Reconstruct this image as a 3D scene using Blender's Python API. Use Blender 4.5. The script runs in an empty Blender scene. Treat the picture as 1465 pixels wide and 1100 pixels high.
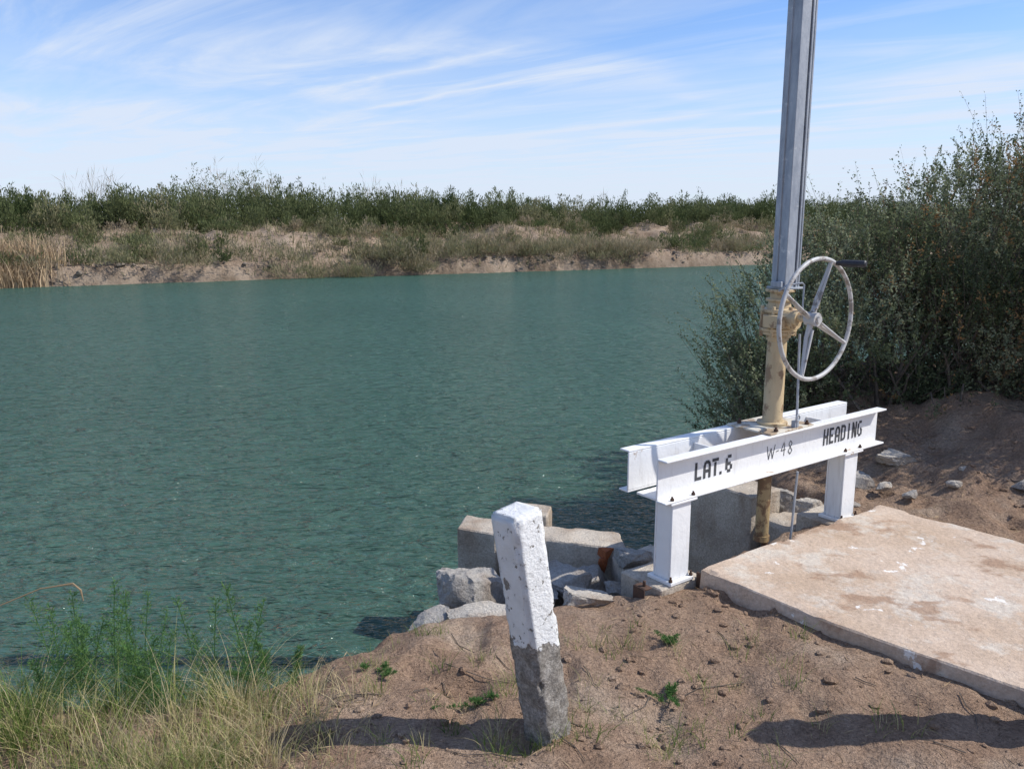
import bpy, bmesh, math
import numpy as np
from mathutils import Vector, Matrix
from mathutils import noise as mn
rng = np.random.default_rng(7)
S = bpy.context.scene
COL = S.collection
WZ = -0.75

# ------------------------------------------------------------------ noise
def _h(ix, iy, seed):
    n = (ix.astype(np.int64)*374761393 + iy.astype(np.int64)*668265263 + seed*1442695041) & 0xffffffff
    n = ((n ^ (n >> 13))*1274126177) & 0xffffffff
    n = n ^ (n >> 16)
    return (n & 0xffff)/65535.0
def vn(x, y, seed=0):
    x = np.asarray(x, float); y = np.asarray(y, float)
    ix = np.floor(x); iy = np.floor(y)
    fx = x-ix; fy = y-iy
    fx = fx*fx*(3-2*fx); fy = fy*fy*(3-2*fy)
    a = _h(ix, iy, seed); b = _h(ix+1, iy, seed); c = _h(ix, iy+1, seed); d = _h(ix+1, iy+1, seed)
    return (a*(1-fx)+b*fx)*(1-fy)+(c*(1-fx)+d*fx)*fy
def fbm(x, y, seed=0, o=4):
    s = 0; a = .5
    for i in range(o):
        s = s+a*(vn(x, y, seed+i)-.5); x = x*2.03+1.7; y = y*2.03+3.1; a *= .5
    return s
def sst(a, b, x):
    t = np.clip((x-a)/(b-a), 0, 1); return t*t*(3-2*t)

# ------------------------------------------------------------------ terrain
LIP = [(-400,-175),(-60,-24),(-12,0.2),(-5,2.0),(-2.6,2.75),(-1.6,2.86),(-0.95,2.84),(-0.66,2.97),(-0.42,3.2),(-0.1,3.36),(0.3,3.47),
       (0.6,3.62),(0.8,3.64),(1.9,4.46),(1.98,4.75),(1.75,5.0),(1.68,5.4),(1.95,6.2),(3.3,7.3),(8,9.9),(60,37),(400,210)]
LAND = LIP+[(400,-400),(-400,-400)]
def near_sd(X, Y):
    d = np.full(X.shape, 1e9)
    for (ax, ay), (bx, by) in zip(LIP[:-1], LIP[1:]):
        ex, ey = bx-ax, by-ay
        t = np.clip(((X-ax)*ex+(Y-ay)*ey)/(ex*ex+ey*ey), 0, 1)
        d = np.minimum(d, np.hypot(X-ax-t*ex, Y-ay-t*ey))
    ins = np.zeros(X.shape, bool)
    n = len(LAND)
    for i in range(n):
        ax, ay = LAND[i]; bx, by = LAND[(i+1) % n]
        if ay == by: continue
        c = ((ay > Y) != (by > Y)) & (X < (bx-ax)*(Y-ay)/(by-ay)+ax)
        ins ^= c
    return np.where(ins, d, -d)
FN = (-0.455, 0.890); FD = (0.890, 0.455); FP = (-18.1, 29.4)
def far_sd(X, Y):
    return (X-FP[0])*FN[0]+(Y-FP[1])*FN[1]
def height(X, Y):
    X = np.asarray(X, float); Y = np.asarray(Y, float)
    d = near_sd(X, Y)+.16*fbm(X*3, Y*3, 11, 4)*2
    lump = .35+1.3*vn(X*1.1+3, Y*1.1, 77)
    base = 0.07*fbm(X*1.3, Y*1.3, 1, 3)+0.08*fbm(X*5.5, Y*5.5, 5, 5)*lump-.025*sst(.6, .85, vn(X*6+9, Y*6, 15))*lump
    q = (X-2.03)*.77+(Y-4.36)*.64
    mound = sst(.1, 1.9, q)*sst(1.7, 2.2, X)
    base = base-.14*sst(-.3, -1.8, X)+mound*(.40+.42*fbm(X*2.2, Y*2.2, 61, 4))+.25*sst(3, 12, np.hypot(X, Y))*fbm(X*.3, Y*.3, 8, 3)
    inl = base-.07*np.exp(-np.maximum(d, 0)/.12)
    e = np.maximum(-d, 0)
    out = base-.07-1.75*np.minimum(e, .5)-.5*np.clip(e-.5, 0, 3)
    near = np.where(d > 0, inl, np.maximum(out, -2.5))
    f = far_sd(X, Y)+.9*fbm(X*.25, Y*.25, 21, 4)*2+.5*fbm(X*1.5, Y*1.5, 23, 3)
    fz = np.where(f < 0, WZ+f*.8, WZ+.70*sst(0, .40, f)+1.15*sst(.3, 6.0, f)+.25*sst(6.5, 10, f)
                  +1.3*fbm(X*.22, Y*.22, 31, 4)*sst(0, 4, f)+.8*fbm(X*1.1, Y*1.1, 35, 4)*sst(.1, 1.5, f))
    fz = np.maximum(fz, -2.5)
    return np.maximum(near, fz)

def axis(lo, hi, a, b, st, far):
    pts = list(np.arange(a, b, st)); x = pts[-1]; s = st
    while x < hi:
        s = st+(x-b)*.03 if x-b < 14 else (.40 if x < far else .40+(x-far)*.12)
        s = max(s, st); x += s; pts.append(x)
    x = a
    while x > lo:
        s = st+(a-x)*.03 if a-x < 14 else (.40 if x > -far*.5 else .40+(-far*.5-x)*.12)
        s = max(s, st); x -= s; pts.insert(0, x)
    return np.array(pts)

def np_mesh(name, V, F, mats, smooth=True, tint=None, midx=None):
    V = np.asarray(V, np.float32); F = np.asarray(F, np.int32)
    me = bpy.data.meshes.new(name)
    k = F.shape[1]
    me.vertices.add(len(V)); me.vertices.foreach_set('co', V.ravel())
    me.loops.add(F.size); me.loops.foreach_set('vertex_index', F.ravel())
    me.polygons.add(len(F)); me.polygons.foreach_set('loop_start', np.arange(0, F.size, k, dtype=np.int32))
    me.polygons.foreach_set('loop_total', np.full(len(F), k, np.int32))
    if midx is not None: me.polygons.foreach_set('material_index', np.asarray(midx, np.int32))
    me.polygons.foreach_set('use_smooth', np.full(len(F), smooth))
    if tint is not None:
        a = me.attributes.new('tint', 'FLOAT', 'POINT'); a.data.foreach_set('value', np.asarray(tint, np.float32))
    me.update(calc_edges=True)
    for m in mats: me.materials.append(m)
    o = bpy.data.objects.new(name, me); COL.objects.link(o)
    return o

# ------------------------------------------------------------------ materials
class NT:
    def __init__(s, name):
        s.m = bpy.data.materials.new(name); s.m.use_nodes = True
        s.t = s.m.node_tree; s.b = s.t.nodes['Principled BSDF']; s.out = s.t.nodes['Material Output']
        s.co = s.t.nodes.new('ShaderNodeTexCoord').outputs['Object']
    def n(s, typ, **kw):
        nd = s.t.nodes.new(typ)
        for k, v in kw.items(): setattr(nd, k, v)
        return nd
    def l(s, a, b): s.t.links.new(a, b)
    def noise(s, scale, detail=4, rough=.55, vec=None, st=None, dist=0):
        nd = s.n('ShaderNodeTexNoise'); nd.inputs['Scale'].default_value = scale
        nd.inputs['Detail'].default_value = detail; nd.inputs['Roughness'].default_value = rough; nd.inputs['Distortion'].default_value = dist
        v = vec or s.co
        if st:
            mp = s.n('ShaderNodeMapping'); mp.inputs['Scale'].default_value = st[:3]
            if len(st) > 3: mp.inputs['Rotation'].default_value = (0, 0, st[3])
            s.l(v, mp.inputs[0]); v = mp.outputs[0]
        s.l(v, nd.inputs['Vector']); return nd.outputs['Fac']
    def ramp(s, fac, stops):
        r = s.n('ShaderNodeValToRGB'); e = r.color_ramp.elements
        while len(e) < len(stops): e.new(.5)
        for el, (p, c) in zip(e, stops):
            el.position = p; el.color = (c, c, c, 1) if not hasattr(c, '__len__') else (*c, 1)
        s.l(fac, r.inputs[0]); return r.outputs[0]
    def mix(s, fac, a, b, mode='MIX'):
        m = s.n('ShaderNodeMix', data_type='RGBA', blend_type=mode)
        for sock, v in ((m.inputs[0], fac), (m.inputs[6], a), (m.inputs[7], b)):
            if hasattr(v, 'is_linked'): s.l(v, sock)
            elif hasattr(v, '__len__'): sock.default_value = (*v, 1)
            else: sock.default_value = v
        return m.outputs[2]
    def math(s, op, a, b=0.0):
        m = s.n('ShaderNodeMath', operation=op)
        for i, v in enumerate((a, b)):
            if hasattr(v, 'is_linked'): s.l(v, m.inputs[i])
            else: m.inputs[i].default_value = v
        return m.outputs[0]
    def sep(s):
        q = s.n('ShaderNodeSeparateXYZ'); s.l(s.co, q.inputs[0]); return q.outputs
    def bump(s, h, dist, strength=1.0, prev=None):
        b = s.n('ShaderNodeBump'); b.inputs['Distance'].default_value = dist; b.inputs['Strength'].default_value = strength
        s.l(h, b.inputs['Height'])
        if prev is not None: s.l(prev, b.inputs['Normal'])
        return b.outputs[0]
    def fin(s, color=None, rough=None, normal=None, **kw):
        if color is not None:
            if hasattr(color, 'is_linked'): s.l(color, s.b.inputs['Base Color'])
            else: s.b.inputs['Base Color'].default_value = (*color, 1)
        if rough is not None:
            if hasattr(rough, 'is_linked'): s.l(rough, s.b.inputs['Roughness'])
            else: s.b.inputs['Roughness'].default_value = rough
        if normal is not None: s.l(normal, s.b.inputs['Normal'])
        for k, v in kw.items(): s.b.inputs[k.replace('_', ' ')].default_value = v
        return s.m

def m_dirt():
    n = NT('dirt')
    big = n.noise(.8, 5); med = n.noise(5, 5, .65); fine = n.noise(70, 4, .7)
    c = n.ramp(big, [(.3, (.33, .22, .15)), (.5, (.38, .265, .185)), (.7, (.43, .315, .225))])
    c = n.mix(n.ramp(med, [(.35, .0), (.62, .65)]), c, (.26, .165, .108))
    c = n.mix(n.ramp(n.noise(2.2, 5), [(.52, 0), (.68, .6)]), c, (.47, .375, .285))
    c = n.mix(n.ramp(n.noise(1.3, 6, .7), [(.54, 0), (.64, .55)]), c, (.21, .128, .08))
    c = n.mix(.5, c, n.ramp(fine, [(.3, .2), (.7, .9)]), 'OVERLAY')
    z = n.sep()[2]
    mr = n.n('ShaderNodeMapRange'); n.l(n.math('ADD', z, n.math('MULTIPLY', med, .5)), mr.inputs[0])
    mr.inputs[1].default_value = WZ+.35; mr.inputs[2].default_value = WZ+.95; mr.inputs[3].default_value = .2; mr.inputs[4].default_value = 1
    c = n.mix(mr.outputs[0], (.11, .078, .05), c)
    fy = n.n('ShaderNodeMapRange'); n.l(n.sep()[1], fy.inputs[0]); fy.inputs[1].default_value = 15; fy.inputs[2].default_value = 28; fy.inputs[3].default_value = 0; fy.inputs[4].default_value = .65
    c = n.mix(fy.outputs[0], c, n.ramp(n.noise(.9, 6, .7), [(.38, (.17, .13, .09)), (.62, (.40, .32, .24))]))
    b = n.bump(n.noise(11, 6, .72), .07); b = n.bump(fine, .012, 1, b)
    return n.fin(c, .95, b, Specular_IOR_Level=.2)
def m_concrete(name, c1, c2, stain=(.2, .13, .08), st_amt=.5, bmp=.004):
    n = NT(name)
    c = n.mix(n.ramp(n.noise(3, 5, .65), [(.35, 0), (.65, 1)]), c1, c2)
    c = n.mix(n.ramp(n.noise(6, 5, .6, st=(1, 1, .35)), [(.5, 0), (.72, st_amt)]), c, stain)
    c = n.mix(.45, c, n.ramp(n.noise(90, 4, .7), [(.3, .2), (.7, .85)]), 'OVERLAY')
    b = n.bump(n.noise(12, 6, .7), bmp*4); b = n.bump(n.noise(120, 3, .7), bmp, 1, b)
    return n.fin(c, .92, b, Specular_IOR_Level=.25)
def m_pad():
    n = NT('pad_concrete')
    c = n.mix(n.ramp(n.noise(1.6, 5, .6), [(.35, 0), (.62, 1)]), (.56, .45, .36), (.44, .33, .24))
    c = n.mix(n.ramp(n.noise(4, 6, .7), [(.52, 0), (.62, .7)]), c, (.56, .51, .44))
    c = n.mix(n.ramp(n.noise(3.3, 6, .6, st=(1, 1.4, 1)), [(.58, 0), (.64, .75)]), c, (.30, .19, .125))
    c = n.mix(n.ramp(n.noise(7, 5, .6), [(.645, 0), (.66, .9)]), c, (.76, .73, .68))
    c = n.mix(.4, c, n.ramp(n.noise(60, 5, .7), [(.3, .3), (.7, .8)]), 'OVERLAY')
    b = n.bump(n.noise(9, 6, .7), .014); b = n.bump(n.noise(90, 4, .7), .003, 1, b)
    return n.fin(c, .93, b, Specular_IOR_Level=.2)
def m_paint(name, col, grime=(.33, .2, .1), lo=.62, rough=.5):
    n = NT(name)
    g = n.ramp(n.noise(9, 6, .7), [(lo, 0), (lo+.05, .85)])
    c = n.mix(n.ramp(n.noise(4, 5), [(.3, 0), (.7, .45)]), col, tuple(x*.76 for x in col))
    c = n.mix(g, c, grime)
    c = n.mix(n.ramp(n.noise(7, 5, .6, st=(3, 3, .5)), [(.56, 0), (.7, .45)]), c, tuple(.5*x+.2*y for x, y in zip(col, grime)))
    return n.fin(c, rough, n.bump(n.noise(40, 4), .0018))
def m_galv():
    n = NT('galvanised_steel')
    c = n.mix(n.ramp(n.noise(25, 5, .7, st=(1, 1, .3)), [(.35, 0), (.65, 1)]), (.27, .30, .34), (.42, .45, .48))
    c = n.mix(n.ramp(n.noise(8, 6, .75), [(.6, 0), (.66, .7)]), c, (.58, .59, .58))
    return n.fin(c, .6, n.bump(n.noise(60, 4), .0008), Metallic=.2)
def m_post():
    n = NT('post_paint_over_concrete')
    q = n.sep(); z = q[2]
    zz = n.math('ADD', z, n.math('MULTIPLY', n.math('SUBTRACT', n.noise(22, 4, .6), .5), .16))
    zz = n.math('ADD', zz, n.math('MULTIPLY', q[0], .25))
    pf = n.ramp(zz, [(.325, 0), (.33, 1)])
    chip = n.ramp(n.noise(45, 5, .7), [(.36, 0), (.38, 1)])
    hole = n.ramp(n.noise(16, 3, .5), [(.30, 0), (.31, 1)])
    f = n.math('MULTIPLY', n.math('MULTIPLY', pf, chip), hole)
    con = n.mix(n.ramp(n.noise(20, 6, .7), [(.35, 0), (.65, 1)]), (.38, .35, .31), (.17, .15, .125))
    con = n.mix(.7, con, n.ramp(n.noise(110, 4, .7), [(.3, .15), (.7, .85)]), 'OVERLAY')
    pnt = n.mix(n.ramp(n.noise(12, 5), [(.45, 0), (.7, .5)]), (.84, .84, .82), (.66, .65, .62))
    c = n.mix(f, con, pnt)
    h = n.math('ADD', n.math('MULTIPLY', f, .35), n.math('MULTIPLY', n.noise(55, 6, .75), .9))
    b = n.bump(h, .012)
    return n.fin(c, .8, b, Specular_IOR_Level=.3)
def m_water():
    # turbid water: silt scattering under a rippled, Fresnel-weighted surface reflection
    n = NT('water')
    rot = math.radians(-12)
    w1 = n.noise(.8, 2, .5, st=(1, 1.9, 1, rot)); w2 = n.noise(2.4, 3, .55, st=(1, 2.6, 1, rot+.10), dist=.6); w3 = n.noise(7.5, 3, .55, st=(1, 2.3, 1, rot-.15), dist=.5)
    b = n.bump(w1, .34); b = n.bump(w2, .30, 1, b); b = n.bump(w3, .10, 1, b)
    soft = n.bump(w2, .15); soft = n.bump(w3, .042, 1, soft)
    c = n.mix(n.ramp(n.noise(.15, 4), [(.3, 0), (.7, 1)]), (.044, .097, .074), (.054, .115, .088))
    d = n.n('ShaderNodeBsdfDiffuse'); n.l(c, d.inputs[0]); n.l(soft, d.inputs['Normal'])
    g = n.n('ShaderNodeBsdfGlossy'); g.inputs['Roughness'].default_value = .07; n.l(b, g.inputs['Normal']); g.inputs[0].default_value = (1, 1, 1, 1)
    fr = n.n('ShaderNodeFresnel'); fr.inputs['IOR'].default_value = 1.34; n.l(b, fr.inputs['Normal'])
    mx = n.n('ShaderNodeMixShader'); n.l(fr.outputs[0], mx.inputs[0]); n.l(d.outputs[0], mx.inputs[1]); n.l(g.outputs[0], mx.inputs[2])
    n.l(mx.outputs[0], n.out.inputs[0]); return n.m
def m_leaf(name, stops, trans=.3):
    n = NT(name)
    at = n.n('ShaderNodeAttribute', attribute_name='tint')
    c = n.ramp(at.outputs['Fac'], stops)
    d = n.n('ShaderNodeBsdfDiffuse'); t = n.n('ShaderNodeBsdfTranslucent')
    mx = n.n('ShaderNodeMixShader'); mx.inputs[0].default_value = trans
    n.l(c, d.inputs[0]); n.l(c, t.inputs[0]); n.l(d.outputs[0], mx.inputs[1]); n.l(t.outputs[0], mx.inputs[2])
    n.l(mx.outputs[0], n.out.inputs[0]); return n.m
def m_simple(name, c1, c2, sc=20, rough=.8, bd=.002, metal=0):
    n = NT(name)
    c = n.mix(n.ramp(n.noise(sc, 5, .7), [(.35, 0), (.65, 1)]), c1, c2)
    return n.fin(c, rough, n.bump(n.noise(sc*2, 4, .7), bd), Metallic=metal)

DIRT = m_dirt(); PAD = m_pad(); WATER = m_water(); POSTM = m_post(); GALV = m_galv()
CONC = m_concrete('weathered_concrete', (.52, .46, .38), (.36, .30, .235), (.24, .15, .09))
ROCK = m_concrete('rock', (.40, .375, .34), (.23, .21, .185), (.33, .24, .17), .5, .006)
PALE = m_concrete('pale_rock', (.50, .46, .40), (.35, .31, .26), (.36, .26, .18), .5, .006)
WHITE = m_paint('white_paint', (.82, .82, .81), (.36, .24, .15), .65)
WHITE2 = m_paint('worn_white_paint', (.50, .49, .47), (.2, .17, .14), .52)
CREAM = m_paint('cream_paint', (.55, .425, .25), (.22, .13, .07), .53, .5)
BROWNP = m_paint('rusty_pipe_paint', (.36, .26, .13), (.12, .06, .03), .5, .6)
RUST = m_simple('rust', (.10, .050, .03), (.05, .03, .02), 30, .85)
BLACK = m_simple('black_rubber', (.02, .02, .025), (.035, .035, .04), 30, .5)
INK = m_simple('stencil_ink', (.03, .032, .036), (.075, .075, .08), 50, .8)
STAIN = m_simple('rust_stain', (.40, .12, .035), (.24, .07, .03), 40, .9)
BARK = m_simple('bark', (.15, .12, .09), (.08, .06, .045), 30, .9)
SALT = m_leaf('saltbush_leaves', [(0, (.07, .09, .045)), (.5, (.17, .20, .105)), (.85, (.33, .36, .23)), (.9, (.33, .36, .23)), (1, (.33, .20, .09))], .35)
THICK = m_leaf('thicket_leaves', [(0, (.065, .09, .035)), (.45, (.145, .165, .075)), (.75, (.24, .23, .125)), (1, (.36, .29, .195))], .35)
GRASS = m_leaf('grass_blades', [(0, (.09, .16, .035)), (.45, (.20, .26, .07)), (.7, (.42, .38, .17)), (1, (.60, .49, .30))], .4)
WEED = m_leaf('weed_leaves', [(0, (.06, .14, .045)), (1, (.16, .27, .09))], .4)
STRAW = m_leaf('straw', [(0, (.36, .26, .16)), (1, (.60, .46, .30))], .25)

# ------------------------------------------------------------------ ground
xs = axis(-500, 500, -2.6, 3.6, .024, 62); ys = axis(-500, 600, 1.8, 5.6, .024, 78)
X, Y = np.meshgrid(xs, ys); Z = height(X, Y)
nx, ny = len(xs), len(ys)
I = np.arange(nx*ny).reshape(ny, nx)
F = np.stack([I[:-1, :-1], I[:-1, 1:], I[1:, 1:], I[1:, :-1]], -1).reshape(-1, 4)
np_mesh('ground', np.stack([X, Y, Z], -1).reshape(-1, 3), F, [DIRT])
W = 600
np_mesh('water', [(-W, -W, WZ), (W, -W, WZ), (W, W, WZ), (-W, W, WZ)], [(0, 1, 2, 3)], [WATER])

# ------------------------------------------------------------------ mesh part builder
def empty(name, loc=(0, 0, 0), rotz=0):
    e = bpy.data.objects.new(name, None); COL.objects.link(e); e.location = loc; e.rotation_euler = (0, 0, rotz)
    e.empty_display_size = .1; return e
class PB:
    def __init__(s): s.bm = bmesh.new()
    def box(s, a, b):
        x0, y0, z0 = a; x1, y1, z1 = b
        v = [s.bm.verts.new(p) for p in ((x0,y0,z0),(x1,y0,z0),(x1,y1,z0),(x0,y1,z0),(x0,y0,z1),(x1,y0,z1),(x1,y1,z1),(x0,y1,z1))]
        for f in ((0,3,2,1),(4,5,6,7),(0,1,5,4),(1,2,6,5),(2,3,7,6),(3,0,4,7)): s.bm.faces.new([v[i] for i in f])
        return s
    def prism(s, poly, z0, z1):
        a = [s.bm.verts.new((p[0], p[1], z0)) for p in poly]
        b = [s.bm.verts.new((p[0], p[1], (z1 if len(p) < 3 else p[2]))) for p in poly]
        n = len(poly)
        s.bm.faces.new(a[::-1]); s.bm.faces.new(b)
        for i in range(n): s.bm.faces.new((a[i], a[(i+1) % n], b[(i+1) % n], b[i]))
        return s
    def tube(s, pts, rads, seg=20, cap=True):
        pts = [Vector(p) for p in pts]
        if not hasattr(rads, '__len__'): rads = [rads]*len(pts)
        rings = []; up = None
        for i, p in enumerate(pts):
            a = pts[max(i-1, 0)]; b = pts[min(i+1, len(pts)-1)]
            d = (b-a).normalized()
            if up is None: up = d.orthogonal().normalized()
            else:
                up = (up-d*up.dot(d))
                up = up.normalized() if up.length > 1e-6 else d.orthogonal().normalized()
            w = d.cross(up)
            rings.append([s.bm.verts.new(p+(up*math.cos(t)+w*math.sin(t))*rads[i]) for t in [2*math.pi*k/seg for k in range(seg)]])
        for r0, r1 in zip(rings[:-1], rings[1:]):
            for k in range(seg):
                f = s.bm.faces.new((r0[k], r0[(k+1) % seg], r1[(k+1) % seg], r1[k])); f.smooth = True
        if cap: s.bm.faces.new(rings[0][::-1]); s.bm.faces.new(rings[-1])
        return s
    def lathe(s, c, prof, seg=28):
        rings = [[s.bm.verts.new((c[0]+r*math.cos(2*math.pi*k/seg), c[1]+r*math.sin(2*math.pi*k/seg), c[2]+z)) for k in range(seg)] for (z, r) in prof]
        for r0, r1 in zip(rings[:-1], rings[1:]):
            for k in range(seg): s.bm.faces.new((r0[k], r0[(k+1) % seg], r1[(k+1) % seg], r1[k])).smooth = seg > 12
        s.bm.faces.new(rings[0][::-1]); s.bm.faces.new(rings[-1]); return s
    def ring(s, c, R, r, seg=72, sg=12):
        rings = []
        for i in range(seg):
            t = 2*math.pi*i/seg; d = Vector((math.cos(t), 0, math.sin(t)))
            rings.append([s.bm.verts.new(Vector(c)+d*(R+r*math.cos(q))+Vector((0, r*math.sin(q), 0))) for q in [2*math.pi*k/sg for k in range(sg)]])
        for i in range(seg):
            r0, r1 = rings[i], rings[(i+1) % seg]
            for k in range(sg):
                f = s.bm.faces.new((r0[k], r1[k], r1[(k+1) % sg], r0[(k+1) % sg])); f.smooth = True
        return s
    def done(s, name, mat, parent=None, bevel=0, seg=2):
        bmesh.ops.recalc_face_normals(s.bm, faces=s.bm.faces)
        me = bpy.data.meshes.new(name); s.bm.to_mesh(me); s.bm.free()
        me.materials.append(mat); o = bpy.data.objects.new(name, me); COL.objects.link(o)
        me.set_sharp_from_angle(angle=math.radians(38))
        if parent: o.parent = parent
        if bevel:
            m = o.modifiers.new('b', 'BEVEL'); m.width = bevel; m.segments = seg; m.limit_method = 'ANGLE'
        return o

# ------------------------------------------------------------------ canal gate
RZ = math.radians(36.3); GO = (.73, 3.53, 0)
ux, uy = math.cos(RZ), math.sin(RZ)
def G2W(x, y, z=0): return (GO[0]+ux*x-uy*y, GO[1]+uy*x+ux*y, z)
gate = empty('canal_headgate', GO, RZ)
ZT, ZB = .585, .388
x0, x1 = -.123, 1.610
RY = .175
def channel(sgn, yw, name, xa, xb):
    p = PB(); t = .009; fl = .055
    p.box((xa, yw-.004, ZB+t), (xb, yw+.004, ZT-t))
    y0, y1 = (yw-fl, yw+.004) if sgn < 0 else (yw-.004, yw+fl)
    p.box((xa, y0, ZT-t), (xb, y1, ZT)); p.box((xa, y0, ZB), (xb, y1, ZB+t))
    return p.done(name, WHITE, gate, .003)
channel(-1, .0, 'front_channel', x0, x1)
channel(1, RY, 'rear_channel', x0-.005, x1-.02)
p = PB()
for lx in (0.0, 1.325):
    w = .060
    p.box((lx-w, -.04, .018), (lx+w, -.031, ZB-.012)); p.box((lx-w, .055, .018), (lx+w, .064, ZB-.012))
    p.box((lx-w+.002, -.0305, .018), (lx-w+.010, .0545, ZB-.012)); p.box((lx+w-.03, -.0305, .018), (lx+w-.022, .0545, ZB-.012))
    p.box((lx-.085, -.055, ZB-.012), (lx+.085, .16, ZB-.0005))
    p.box((lx-.075, -.06, .0), (lx+.075, .085, .0175))
p.box((.63, .14, .30), (.645, .21, ZB-.001)); p.box((.6455, .15, .30), (.70, .16, ZB-.001))
p.done('legs', WHITE, gate, .003)
p = PB()
for lx in (0.0, 1.325):
    for bx in (-.068, .068): p.lathe((lx+bx, -.043, ZB+.009), [(0, .009), (.010, .009), (.010, .005), (.018, .005)], 6)
    for bx in (-.066, .066): p.lathe((lx+bx, -.05, .0175), [(0, .009), (.010, .009), (.010, .005), (.024, .005)], 6)
for bx in (.66, .91):
    for by in (-.03, .19): p.lathe((bx, by, ZT+.010), [(0, .011), (.012, .011), (.012, .006), (.022, .006)], 6)
p.done('bolts', RUST, gate)
PLATE = m_paint('plate_paint', (.66, .61, .50), (.3, .2, .11), .5)
p = PB(); p.box((.60, -.045, ZT+.0005), (.95, .22, ZT+.010)); p.done('mounting_plate', PLATE, gate, .002)
p = PB()
for bx in (.30, 1.2): p.box((bx, .006, ZB+.03), (bx+.008, RY-.006, ZT-.03))
p.done('spacer_plates', WHITE, gate)
C = (.785, .085, 0)
p = PB()
p.lathe(C, [(ZT+.011, .075), (ZT+.024, .075), (ZT+.024, .054), (ZT+.04, .049), (1.02, .047), (1.02, .054), (1.05, .054), (1.05, .08), (1.065, .08), (1.065, .075)], 32)
p.done('pedestal', CREAM, gate, .002)
p = PB()
p.lathe(C, [(1.067, .09), (1.083, .09), (1.083, .072), (1.10, .078), (1.155, .078), (1.16, .088), (1.176, .088), (1.176, .058), (1.213, .052), (1.213, .066), (1.226, .066), (1.226, .047), (1.258, .047), (1.258, .07), (1.272, .07)], 20)
p.box((C[0]-.105, -.01, 1.09), (C[0]-.03, .1, 1.15))
p.tube([(C[0]-.03, .03, 1.13), (C[0]-.03, -.04, 1.13)], .046, 18)
p.tube([(C[0]-.045, -.04, 1.14), (C[0]-.045, -.06, 1.14)], .034, 18)
for k in range(6):
    a = k*math.pi/3+.3
    p.lathe((C[0]+.080*math.cos(a), C[1]+.080*math.sin(a), 1.04), [(0, .010), (.150, .010)], 6)
p.done('gearbox', CREAM, gate, .0025)
p = PB(); a = .047; zt = 3.45; T = (C[0]+.022, C[1]-.01)
def rot(px, py):
    t = math.radians(-10); return (T[0]+px*math.cos(t)-py*math.sin(t), T[1]+px*math.sin(t)+py*math.cos(t))
prof = [(-a,-a),(a-.038,-a),(a-.038,-a+.012),(a-.030,-a+.012),(a-.030,-a-.004),(a-.018,-a-.004),(a-.018,-a+.012),(a-.010,-a+.012),(a-.010,-a),(a,-a),
        (a,-.02),(a-.01,-.02),(a-.01,.02),(a,.02),(a,a),(-a,a),(-a,.012),(-a+.006,.012),(-a+.006,-.002),(-a,-.002)]
p.prism([rot(*q) for q in prof], 1.277, zt)
p.prism([rot(*q) for q in ((-.056,-.056),(.056,-.056),(.056,.056),(-.056,.056))], zt+.001, zt+.02)
p.done('stem_cover', GALV, gate, .0015, 1)
p = PB(); p.prism([rot(*q) for q in ((-.062,-.062),(.062,-.062),(.062,.062),(-.062,.062))], 1.2725, 1.2765+.006)
p.box((T[0]-.075, T[1]-.03, 1.283), (T[0]-.055, T[1]+.03, 1.31))
p.done('cover_flange', GALV, gate, .002)
wc = Vector((.74, -.155, 1.147)); R = .281
p = PB(); p.ring(wc, R, .0105)
for ang in (72, 152, 252, 332):
    t = math.radians(ang); d = Vector((math.cos(t), 0, math.sin(t)))
    n = Vector((-math.sin(t), 0, math.cos(t)))
    p.tube([wc+d*.03+Vector((0, .025, 0)), wc+d*.09+Vector((0, .028, 0)), wc+d*.2+Vector((0, .012, 0)), wc+d*(R-.004)], [.015, .011, .009, .010], 10)
    p.tube([wc+d*.05+n*.006+Vector((0, .010, 0)), wc+d*(R-.02)+Vector((0, -.004, 0))], [.007, .005], 8)
p.tube([wc+Vector((0, .05, 0)), wc+Vector((0, -.008, 0))], [.032, .032], 20)
p.tube([wc+Vector((0, -.008, 0)), wc+Vector((0, -.02, 0))], [.018, .018], 6)
p.done('handwheel', WHITE2, gate)
p = PB(); p.tube([wc+Vector((0, .12, 0)), wc+Vector((0, .045, 0))], .019, 14); p.done('wheel_shaft', CREAM, gate)
t = math.radians(66); hp = wc+Vector((math.cos(t), 0, math.sin(t)))*R
p = PB(); p.tube([hp+Vector((0, -.008, 0)), hp+Vector((.005, -.028, 0)), hp+Vector((.01, -.034, 0)), hp+Vector((.03, -.135, .0)), hp+Vector((.031, -.14, .0))], [.01, .012, .0165, .0165, .011], 14); p.done('wheel_handle', BLACK, gate)
p = PB()
p.tube([(.685, .02, 1.27), (.69, -.02, 1.30), (.75, -.06, 1.31), (.765, -.06, 1.30), (.765, -.06, 1.19)], .0045, 8)
p.tube([(.80, -.03, 1.06), (.81, -.04, .62), (.81, -.04, .60)], .006, 8)
p.tube([(.80, -.07, ZB-.01), (.80, -.06, .1), (.78, -.05, -.3)], .006, 8)
p.box((.795, -.042, .597), (.825, -.02, .63)); p.ring((.81, -.045, .645), .014, .004, 20, 8)
p.done('indicator_rod', GALV, gate)
p = PB(); p.lathe((C[0]-.03, C[1], 0), [(-.02, .036), (-.02, .040), (.01, .040), (.01, .034), (ZT-.002, .034)], 20)
p.done('stem_pipe', BROWNP, gate)
p = PB(); p.lathe(C, [(-1.3, .018), (-.021, .018)], 14); p.box((.25, .12, -1.6), (1.15, .15, -.55)); p.box((.25, .09, -.5495), (1.15, .18, -.5))
p.done('slide_gate', RUST, gate)
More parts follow.
